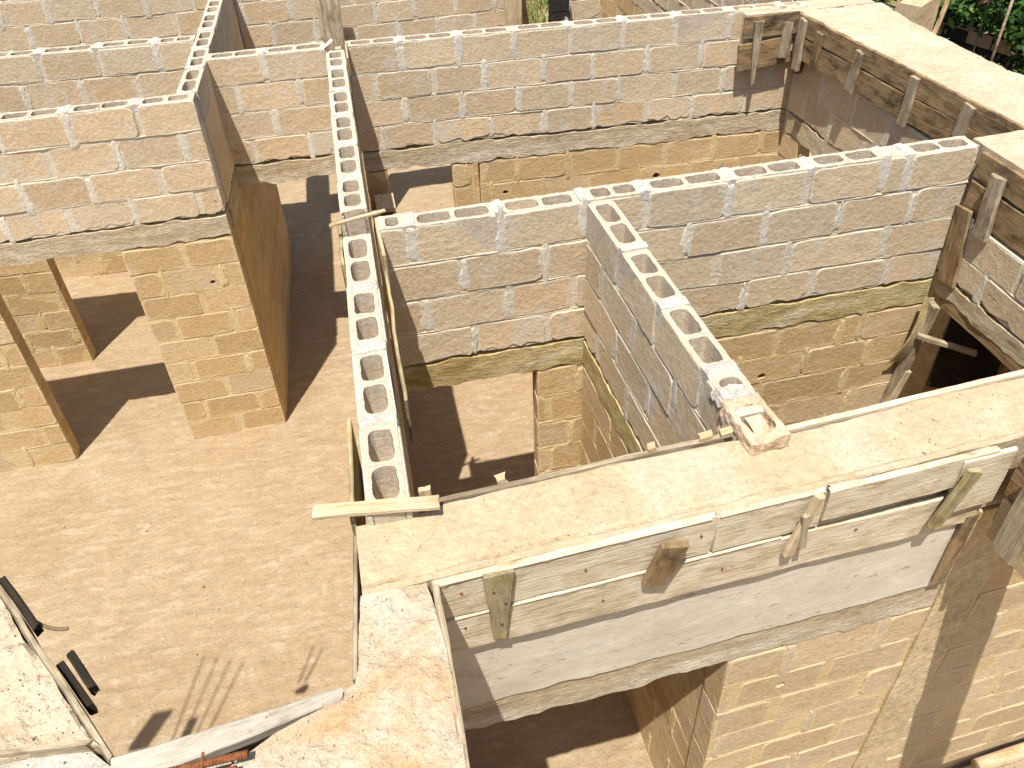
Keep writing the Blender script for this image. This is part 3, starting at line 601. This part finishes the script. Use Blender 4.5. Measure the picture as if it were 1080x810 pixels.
# corner beam over the back wall's end
cb = empty('concrete_beam', (3.7,2.75,2.85), label='short concrete beam on top of the back wall, with two pale cleats on weathered boards', cat='beam', group=GB)
loft('concrete_core', [((3.42,2.93),(3.42,2.70)), ((3.89,2.92),(3.89,2.68)), ((4.62,2.90),(4.62,2.667))], 3.32, .36, MBEAMR, cb, amp=.006)
plank('formwork_board', (3.40,2.665,3.215), (3.885,2.645,3.225), .19, .024, WDARK, cb); plank('formwork_board', (3.38,2.668,2.95), (3.86,2.645,2.99), .24, .024, WDARK, cb)
cl(cb, (3.52,2.66,3.27), (3.54,2.66,2.70), .09, .03, .024, WGREY, SN); cl(cb, (3.80,2.65,3.24), (3.78,2.65,2.93), .085, .08, .024, WGREY, SN)
plank('post', (3.905,2.60,2.78), (3.90,2.60,3.31), .055, .06, WDARK, cb, zd=(0,1,0))
# beam right of the mid wall
r2 = empty('concrete_beam', (4.0,-.8,2.85), label='wide crumbly pink-white concrete beam at the right edge, ending at the middle wall', cat='beam', group=GB)
loft('concrete_core', [((3.645,.118),(4.64,.118)), ((3.645,-.5),(4.64,-.5)), ((3.645,-1.69),(4.64,-1.69))], 3.325, .40, MBEAMR, r2, amp=.010, nw=30, step=.03)
plank('formwork_board', (3.615,-.01,3.215), (3.615,-1.7,3.22), .17, .026, WDARK, r2); plank('formwork_board', (3.615,-.01,3.0), (3.615,-1.7,3.0), .22, .024, WDARK, r2)
for y_, zt, zb_ in ((-.22,3.24,2.85),(-.86,3.25,2.88)): cl(r2, (3.60,y_,zt), (3.59,y_-.03,zb_), .10, .11, .03, WGREY, WN)
cl(r2, (3.60,-.06,2.94), (3.60,-.12,2.42), .13, .15, .03, WDARK, WN, label='long dark splintered cleat in the corner by the middle wall')
plank('lintel_board', (3.60,-.04,2.32), (3.60,-1.7,2.34), .20, .03, WDARK, r2)
# perpendicular beam on the right towards the viewer
pb = empty('concrete_beam', (2.32,-3,2.85), label='dark boarded beam jutting towards the viewer at the right edge', cat='beam', group=GB)
loft('concrete_core', [((2.235,-2.06),(2.46,-2.06)), ((2.235,-4.4),(2.46,-4.4))], 3.275, .40, MBEAM, pb, amp=.005)
plank('formwork_board', (2.212,-2.07,3.16), (2.212,-4.4,3.16), .22, -.0+.024, WDARK, pb); plank('formwork_board', (2.205,-2.09,2.93), (2.205,-4.4,2.93), .22, .024, WYEL, pb)
cl(pb, (2.20,-2.2,3.24), (2.19,-2.2,2.86), .10, .10, .03, WGREY, WN)
# render coat and plaster strip on the front wall
a0 = math.atan2(.135, 4.56)
mb = MB(); rough_slab(mb, .02, 2.19, -.0145, 0, LT+.008, 2.87, 0, .014, amp=.0035, seed=5); mb.build('smooth_render', MPLAS, fwall)
mb = MB(); rough_slab(mb, 2.195, 2.42, -.016, .005, 0, 2.85, 0, 0, amp=.003, seed=6); mb.build('plaster_strip', MSTRIP, fwall)
mb = MB(); rough_slab(mb, 2.42, 4.56, -.004, .10, LB, 2.88, 0, 0, col=(.48,.34,.18), amp=.002, seed=9)
masonry(mb, lambda z, zb: [(2.43, 4.56)], 2.87, LB, .10, LO_COL, lambda r: [2.43+k*.475+.24*(r%2) for k in range(6)], mort=(.55,.41,.22), vm=(.56,.43,.24), blobp=.4, sides=(1,)); mb.build('block_courses', MLO, fwall)
plank('edge_strip', (2.165,-2.012,2.42), (2.17,-2.012,2.88), .06, .02, WDARK, fwall, zd=(1,0,0))
# ------------------------------------------------------------------ loose timber
GT = 'loose boards and sticks left on the walls'
def loose(name, A, B, h, th, mat, label, cat='board', zd=(0,0,1), **k): return plank(name, A, B, h, th, mat, None, zd=zd, label=label, cat=cat, group=GT, **k)
loose('wooden_lath', (-.325,-1.792,3.372), (.095,-1.832,3.350), .052, .022, WYEL, 'yellow lath lying across the near end of the end-on hollow wall', 'lath', zd=(0,1,0), wob=.003)
loose('wooden_stick', (-.215,.085,3.365), (.085,.175,3.362), .022, .016, WYEL, 'thin pale stick bridging the gap in the end-on hollow wall', 'stick', zd=(0,1,0))
loose('wooden_board', (-.200,-1.32,3.13), (-.212,-1.80,3.13), .34, .018, WMOSS, 'mossy board standing just left of the near end of the end-on hollow wall', wob=.002, chip=.014)
loose('wooden_board', (.034,-.24,3.18), (.020,.22,3.18), .30, -.018, WYEL, 'yellow mortar-spattered board edge closing the right side of the gap', wob=.004)
loose('wooden_board', (.030,-1.15,3.06), (.030,-.255,3.12), .28, -.016, WMOSS, 'mossy board hanging down the right side of the end-on hollow wall', wob=.008)
loose('wooden_board', (-.165,.31,3.10), (-.158,-.22,3.14), .30, -.018, WMOSS, 'narrow board edge closing the left side of the gap', wob=.006)
loose('wooden_stake', (.055,-1.765,3.05), (.055,-1.77,3.36), .045, .02, WYEL, 'short upright stake between the lath end and the beam', 'stake', zd=(1,0,0))
for i, (x, l_, lab) in enumerate(((.315,.035,'tiny stake top on the near edge of the doorway room'),(.895,.03,'small block of wood on the beam edge below the inner wall'),(1.10,.05,'flat wooden chip on the beam edge, left of the broken block'),(1.185,.04,'thicker wooden chip touching the broken block'))):
    loose('wooden_chip', (x,-1.765+.02*x,3.285), (x+l_,-1.765+.02*x,3.292), .035, .03, WYEL, lab, 'wood chip')
loose('wooden_post', (-.105,3.16,2.2), (-.085,3.42,4.3), .185, .045, WGREY, 'tall leaning grey board standing at the far end of the end-on wall', 'post', zd=(1,0,0), wob=.008)
loose('wooden_block', (-.085,2.945,3.30), (-.035,2.945,3.30), .06, .05, WYEL, 'small yellow wood block at the far end of the end-on wall', 'wood block')
loose('wooden_board', (-.005,2.66,3.22), (.0,3.02,3.24), .25, -.014, WYEL, 'pale thin board edge at the far end of the end-on wall')
# curved pale strap
mb = MB(); n = 9; V = []
for i in range(n):
    t = i/(n-1); x = -.205+.085*t+.02*math.sin(t*3); y = 2.80+.25*t; V += [(x,y,3.375+.02*math.sin(t*3.1)),(x+.035*math.sin(t*2.9+.15)+.004,y+.01,3.375+.02*math.sin(t*3.1)),(x,y,3.369+.02*math.sin(t*3.1))]
F = []
for i in range(n-1): a = i*3; F += [(a,a+1,a+4,a+3),(a+1,a+2,a+5,a+4),(a+2,a,a+3,a+5)]
F += [(0,2,1),(3*n-3,3*n-2,3*n-1)]
mb.add(V, F); tag(mb.build('plastic_strap', mat_simple('pale_plastic', (.66,.62,.55), .6, 0, .1)), 'curved off-white strap at the foot of the leaning grey board', 'strap')
# props in the dark opening
loose('timber_prop', (3.50,-.02,1.25), (3.56,-.10,2.22), .07, .05, WGREY, 'grey timber prop leaning in the dark opening under the heavy lintel', 'prop', zd=(0,1,0))
loose('timber_prop', (3.47,.0-.05,1.1), (3.545,-.07,1.62), .05, .05, WYEL, 'yellow stake at the foot of the grey prop', 'prop', zd=(0,1,0))
loose('wooden_board', (3.46,-.04,1.7), (3.57,-.05,2.25), .09, .012, WMOSS, 'split bent board against the wall beside the grey prop', zd=(1,0,0), bow=.05)
loose('wooden_stick', (3.50,-.12,1.98), (3.76,-.38,1.98), .04, .03, WGREY, 'grey stick nailed level across the dark opening', 'stick')
loose('timber_prop', (3.98,-.45,1.0), (3.98,-.42,2.3), .08, .05, WDARK, 'dark upright timber deep in the opening', 'prop', zd=(0,1,0))
loose('wooden_board', (3.70,-.16,1.9), (4.05,-.34,1.9), .80, .03, WBLACK, 'black board added inside the dark opening to deepen its shade')  # added black sheet, makes the inside of the opening read as deep shade
loose('wooden_board', (4.0,-.36,1.3), (4.5,-.5,1.35), .7, .03, WDARK, 'brown board leaning low inside the dark opening')
# bamboo pole and rubble by the front wall
mb = MB(); tube(mb, [(2.88,-2.17,.60),(3.3,-2.15,.60),(4.4,-2.12,.62)], .038, 14); tag(mb.build('wooden_pole', WYEL, smooth=True), 'round yellow pole lying at the wall foot in the lower right corner', 'pole')
def moundf(x, y): r = np.sqrt(((x-3.7)/1.1)**2+((y+2.45)/.65)**2); return -.1+.62*np.clip(1.12-r, 0, .9)+.05*fbm(x*8, y*8, 3)+.02*fbm(x*30, y*30, 5)
grid_obj('rubble', 2.5, 4.9, -3.2, -2.0, .03, moundf, MBEAMR, kind='stuff', label='heap of pale sand and rubble at the wall foot in the lower right corner')
# rusty bars
mb = MB(); n = 60; P = [(-.78+.27*t/n*1.0, -2.525-.0*t, 3.335+.0*t) for t in range(n+1)]
tube(mb, P, [.0095 if i%2 else .0115 for i in range(n+1)], 10); P = [(-.78+.24*t/n, -2.55, 3.325) for t in range(n+1)]; tube(mb, P, [.007 if i%2 else .0085 for i in range(n+1)], 8)
tube(mb, [(-.625,-2.50,3.345),(-.625,-2.57,3.34),(-.627,-2.575,3.2)], .004, 8)
tag(mb.build('rusty_rebar', MRUST), 'rusty ribbed steel bar lying in the beam trough at the bottom edge', 'rebar')
def bars(name, label, base, top, n, sp):
    rt_ = empty(name, base, label=label, cat='rebar', group='starter bars outside the left edge')
    for i in range(n):
        mb = MB(); dx = (i-n/2)*sp; tube(mb, [(dx,0,0),(dx+top[0]+.02*i,top[1]-.04*i,top[2])], .006, 8); mb.build('bar', MRUST, rt_)
bars('starter_bars', 'tall rusty starter bars standing outside the left edge, throwing thin shadows on the floor', (-2.24,-1.78,3.3), (-.02,.22,1.15), 4, .075)
bars('starter_bars', 'two short rusty starter bars standing outside the lower left edge', (-1.50,-1.56,3.3), (.03,.1,.5), 2, .045)
loose('wooden_board', (-2.60,-1.74,3.30), (-2.56,-1.72,3.85), .13, .03, WGREY, 'wide board end added outside the left edge to cast a hand-like floor shadow', zd=(1,0,0))  # unseen stand-in, put here only for the hand-shaped shadow it throws
loose('wooden_board', (-2.30,-1.74,3.30), (-2.31,-1.74,3.62), .06, .03, WGREY, 'narrow board end added outside the left edge to cast a thin floor shadow', zd=(1,0,0))  # out of view, added for its narrow shadow on the floor
loose('wooden_board', (-1.53,-1.60,3.28), (-1.50,-1.60,3.38), .07, .03, WGREY, 'short board end added outside the lower left edge to cast a small floor shadow', zd=(1,0,0), end_w=.03)  # out of view, added and sized for the dark blob it casts
mb = MB(); q0=bp(.62,.02); tube(mb, [(q0[0]+.115*t, q0[1]-.11*t+.06*t*t, 3.25-.02*t) for t in np.linspace(0,1,10)], .006, 8); tag(mb.build('strap', MWIRE), 'curved brown strap sticking out from the slanting beam', 'strap')
# broken block at the inner wall's end and loose blocks by the back doorway
def hollow_block(loc, rz, L, W_, Hh, label, tilt=(0,0), broken=False, name='hollow_block'):
    r = empty(name, loc, rz, label=label, cat='block', group='loose hollow blocks'); r.rotation_euler = (tilt[0], tilt[1], rz)
    mb = MB(); a = 0; 
    hollow_top(mb, 0, L, W_, Hh, [], depth=Hh*.55 if broken else Hh-.03)
    V = []; mb.box((.0,.0005,0),(L,W_-.0005,Hh-(.10 if broken else .06)))
    for s in (1,-1): panel(mb, .004, L-.004, .004, Hh-.006, 0 if s > 0 else W_, s, (1,1,1), .003, rad=.02)
    o = mb.build('body', MTOP, r); return r
MPINK = mat_concrete('pinkish_block', (.50,.35,.23), (.56,.42,.29), (.60,.49,.37), 1.2, .006, .3, big=4)
hb = hollow_block((1.405,-1.840,3.135), math.radians(95), .235, .155, .215, 'broken pinkish hollow block on the beam edge at the end of the inner wall', tilt=(0,.0), broken=True, name='broken_block')
hb.children[0].data.materials[0] = MPINK
tex = bpy.data.textures.new('lumps', 'CLOUDS'); tex.noise_scale = .05; tex.noise_depth = 3
o_ = hb.children[0]; md = o_.modifiers.new('remesh', 'REMESH'); md.mode = 'VOXEL'; md.voxel_size = .006
md = o_.modifiers.new('smooth', 'SMOOTH'); md.iterations = 7; md.factor = .6
md = o_.modifiers.new('lump', 'DISPLACE'); md.texture = tex; md.strength = .022; md.mid_level = .5
mb = MB(); rough_slab(mb, .03, .13, .05, .115, .14, .204, .03, 0, amp=.012, seed=3, step=.015); mb.build('broken_web', MPINK, hb)
mb = MB(); X = np.linspace(-.004,.152,22); Yy = np.linspace(.215,.325,18); XX, YY = np.meshgrid(Yy, X, indexing='ij'); Z = .205+.05*np.maximum(-.25,fbm(XX*24,YY*24,4,4)); ed_ = np.minimum(np.minimum(XX-.215,.325-XX), np.minimum(YY+.004,.152-YY)); Z = Z-.05*np.clip(.016+.02*fbm(XX*40,YY*40,8)-ed_,0,1)/.016; n_, m_ = XX.shape
V = np.c_[XX.ravel(), YY.ravel(), Z.ravel()]; F = [(i*m_+k,(i+1)*m_+k,(i+1)*m_+k+1,i*m_+k+1) for i in range(n_-1) for k in range(m_-1)]; mb.add(V, F); mb.build('mortar_lump', MWHITE, hb)
# stub and block by the back doorway, one end-on
mb = MB(); rough_slab(mb, .01, .17, -.34, -.004, 0, 1.75, 0, 0, (.50,.36,.19), .002, 4); mb.build('return_stub', MLO, wback)
r = empty('hollow_block', (.045,2.58,1.755), 0, label='hollow block on its side beside the small back doorway, square hole facing the viewer', cat='block', group='loose hollow blocks')
mb = MB(); mb.box((0,0,0),(.17,.28,.03)); mb.box((0,.0,.19),(.17,.28,.225)); mb.box((0,.001,.03),(.03,.279,.19)); mb.box((.14,.001,.03),(.17,.279,.19)); mb.box((.03,.2,.03),(.14,.24,.19)); mb.build('body', MPINK, r)
# far boards and burnt blocks at the top
loose('wooden_board', (1.96,5.55,0), (1.96,5.55,3.4), .20, .04, WYEL, 'upright yellow board at the end of the far wall, top of the photo', zd=(1,0,0))
loose('wooden_board', (2.22,5.9,2.0), (2.02,5.5,3.1), .10, .03, WGREY, 'grey board leaning in the grassy gap behind the back wall', zd=(1,0,.3))
bb = empty('burnt_block_pillar', (2.50,5.45,0), 0, label='black sooty block pillar in the gap behind the back wall', cat='pillar')
mb = MB(); 
for i in range(14): mb.box((-.10+random.uniform(-.01,.01), 0, i*.24), (.12+random.uniform(-.01,.01), .15, i*.24+.225))
mb.box((-.09,.01,0),(.10,.14,3.3)); mb.build('blocks', MDARKB, bb)
# outer stub seen through the dark opening
wall((4.62,-.9), (4.62,1.0), 'outer block wall glimpsed sunlit through the dark opening at the right', [(0,1.9)], upper=False, top=2.0, hollow=False, mod=.478)
tb = empty('formwork_box', (5.0,2.55,2.95), .55, label='tan rusty board box end beyond the bright beam at the top right', cat='formwork')
mb = MB(); rough_slab(mb, 0, .42, 0, .2, 0, .33, .01, .01, amp=.004); mb.build('board_box', WDARK if False else WYEL, tb)
plank('support', (5.35,2.7,2.9), (5.75,3.1,3.2), .07, .04, WDARK, tb)
# ------------------------------------------------------------------ ruin, shed, plants beyond the site
ru = empty('ruined_wall', (10.05,10.0,0), math.atan2(-2.3,.75), label='low blackened roofless block wall among the weeds at the top right', cat='wall')
mb = MB()
for r_ in range(3):
    for i in range(7):
        if r_ == 2 and i in (2,5): continue
        mb.box((i*.47+.24*(r_%2), random.uniform(-.01,.01), r_*.23), (i*.47+.24*(r_%2)+.45, .2, r_*.23+.215))
mb.build('blocks', MDARKB, ru)
mb = MB(); 
for i in range(6): hollow_top(mb, i*.47+.0, i*.47+.45, .2, .69+.0, [])
mb.build('hollow_rims', MGRND, ru)
sh = empty('shed', (9.7,7.9,0), -.5, label='small open shed with a tan sheet roof at the top right edge', cat='shed')
mb = MB(); mb.box((-.9,-.7,1.95),(.9,.7,1.98)); mb.build('roof', MROOF, sh)
for x, y in ((-.8,-.6),(.8,-.6),(-.8,.6),(.8,.6)):
    mb = MB(); tube(mb, [(x,y,0),(x+.03,y,1.95)], .022, 8); mb.build('post', WGREY, sh, smooth=True)
hu = empty('hut', (12.6,10.1,0), .5, label='tiny dark-doored hut in the weeds at the top right', cat='hut')
mb = MB(); mb.box((0,0,0),(.35,.8,.9)); mb.box((.65,0,0),(1.2,.8,.9)); mb.box((.35,.5,0),(.65,.8,.9)); mb.box((.35,0,.7),(.65,.5,.9)); mb.build('wall', MGRND, hu)
mb = MB(); rough_slab(mb, -.1, 1.3, -.1, .9, .9, .96, .02, .02); mb.build('roof', WGREY, hu)
def leaves(mb, c, rad, n, size, mats=3, flat=.8):
    c = np.array(c); cl_ = [(c+np.array(rad)*RS.normal(0,.45,3), random.uniform(.25,.5)*max(rad)) for _ in range(max(6, n//120))]
    for i in range(n):
        q, r = cl_[i%len(cl_)]; p = q+RS.normal(0,.5,3)*r*np.array((1,1,flat)); p[2] = max(p[2], .03)
        a = RS.normal(size=3); a /= np.linalg.norm(a); b = np.cross(a, RS.normal(size=3)); b /= np.linalg.norm(b); s = size*random.uniform(.5,1.3)
        mb.add([p-a*s, p+b*s*.45, p+a*s, p-b*s*.45], [(0,1,2,3)], mi=RS.choice(mats, p=[.45,.37,.18]))
GP = 'bushes beyond the building site'
for i, (x, y, r, h, n, lab) in enumerate(((11.9,7.4,1.5,2.0,12000,'largest dark green bush at the right edge of the photo, near the top'),(15.6,10.6,1.7,2.2,4500,'dark bush behind the shed at the top right corner'),(11.3,6.2,.9,1.1,4000,'low leafy bush just past the bright beam at the right edge'),(9.5,6.6,.6,.8,3000,'small weed clump in front of the blackened wall'),(10.9,12.6,.9,.7,1500,'yellow-green weeds behind the blackened wall'),(10.9,8.9,.7,.9,3500,'dense weeds crowding the far side of the blackened wall'),(9.4,9.8,.8,.7,3000,'low weeds just past the end of the blackened wall'),(13.3,10.6,1.3,1.6,5000,'leafy bush around the tiny hut'),(17.5,13.5,2,2.4,3500,'farthest bush, behind the shed'))):
    t = empty('bush', (x, y, 0), label=lab, cat='bush', group=GP); mb = MB(); leaves(mb, (0,0,h*.45), (r*.8,r*.8,h*.5), n, .10); mb.build('leaves', MLEAF, t)
    mb = MB()
    for k in range(6): a = random.uniform(0,6.28); tube(mb, [(0,0,-.05),(math.cos(a)*r*.3,math.sin(a)*r*.3,h*.35),(math.cos(a)*r*.6,math.sin(a)*r*.6,h*.75)], [.02,.012,.004], 6)
    mb.build('stems', MBARK, t)
mb = MB(); N = 26000; V = []; F = []
gx = RS.uniform(1.2, 19, N); gy = RS.uniform(6.5, 21, N); keep = (vn(gx*.6, gy*.6, 3) > .32) & ((gx > 4.9) | (gy > 9.6) | ((gx > 1.95) & (gx < 2.75) & (gy > 6.5))); gx, gy = gx[keep], gy[keep]; n = len(gx)
hh = RS.uniform(.12,.5,n); aa = RS.uniform(0,6.28,n); ww = .018; lx = RS.normal(0,.15,n); ly = RS.normal(0,.15,n)
V = np.stack([np.c_[gx-np.cos(aa)*ww, gy-np.sin(aa)*ww, np.full(n,-.06)], np.c_[gx+np.cos(aa)*ww, gy+np.sin(aa)*ww, np.full(n,-.06)], np.c_[gx+lx, gy+ly, hh]], 1).reshape(-1,3)
F = np.arange(3*n).reshape(-1,3).tolist(); mb.add(V, F); mb.m = (RS.uniform(size=n) < .35).astype(int).tolist()
tag(mb.build('grass', MGRASS), kind='stuff', label='rough green and dry grass around the site')

# loose grit and crumbs
def stones(name, n, f, smin, smax, mat, label):
    mb = MB(); base = np.array([(1,0,0),(-1,0,0),(0,1,0),(0,-1,0),(0,0,1),(0,0,-.6)],float); FF = [(0,2,4),(2,1,4),(1,3,4),(3,0,4),(2,0,5),(1,2,5),(3,1,5),(0,3,5)]
    for i in range(n):
        x, y, z = f(); q = base*RS.uniform(.6,1.3,(6,1))*random.uniform(smin,smax)*(random.random()**1.5*.8+.4); a = random.uniform(0,6.28)
        R_ = np.array([(math.cos(a),-math.sin(a),0),(math.sin(a),math.cos(a),0),(0,0,.7)]); mb.add(q@R_.T+np.array((x,y,z)), FF)
    return tag(mb.build(name, mat), kind='stuff', label=label)
def on_fb():
    x = random.uniform(-.15, 3.3); t = random.random()**.6 if random.random() < .5 else random.random(); return (x, -1.80+.03*x-.26*t, 3.283)
def on_fl():
    y = random.uniform(-3.2,-2.1); return (random.uniform(-.19 if y > -2.4 else -.5, .03), y, 3.29)
def on_rb():
    y = random.uniform(.15,2.6); return (random.uniform(4.05,4.6), y, 3.333)
def on_r2(): return (random.uniform(3.67,4.6), random.uniform(-1.6,.1), 3.333)
def on_bd():
    q = bp(random.uniform(.05,.9), -random.uniform(.04,.36)); return (q[0], q[1], 3.292)
stones('grit', 1300, lambda: random.choice((on_fb, on_fb, on_fl, on_rb, on_r2, on_bd))(), .002, .006, MBEAMR, 'loose crumbs of mortar and grit on the beam tops')
def on_floor(): return (random.uniform(-4.2,1.2), random.uniform(-1.2,6.8), .004)
stones('pebbles', 900, on_floor, .004, .013, MTOP, 'small stones and mortar crumbs scattered over the earth floor')
stones('dark_chips', 110, on_floor, .006, .013, WDARK, 'dark bark and wood chips scattered over the earth floor')
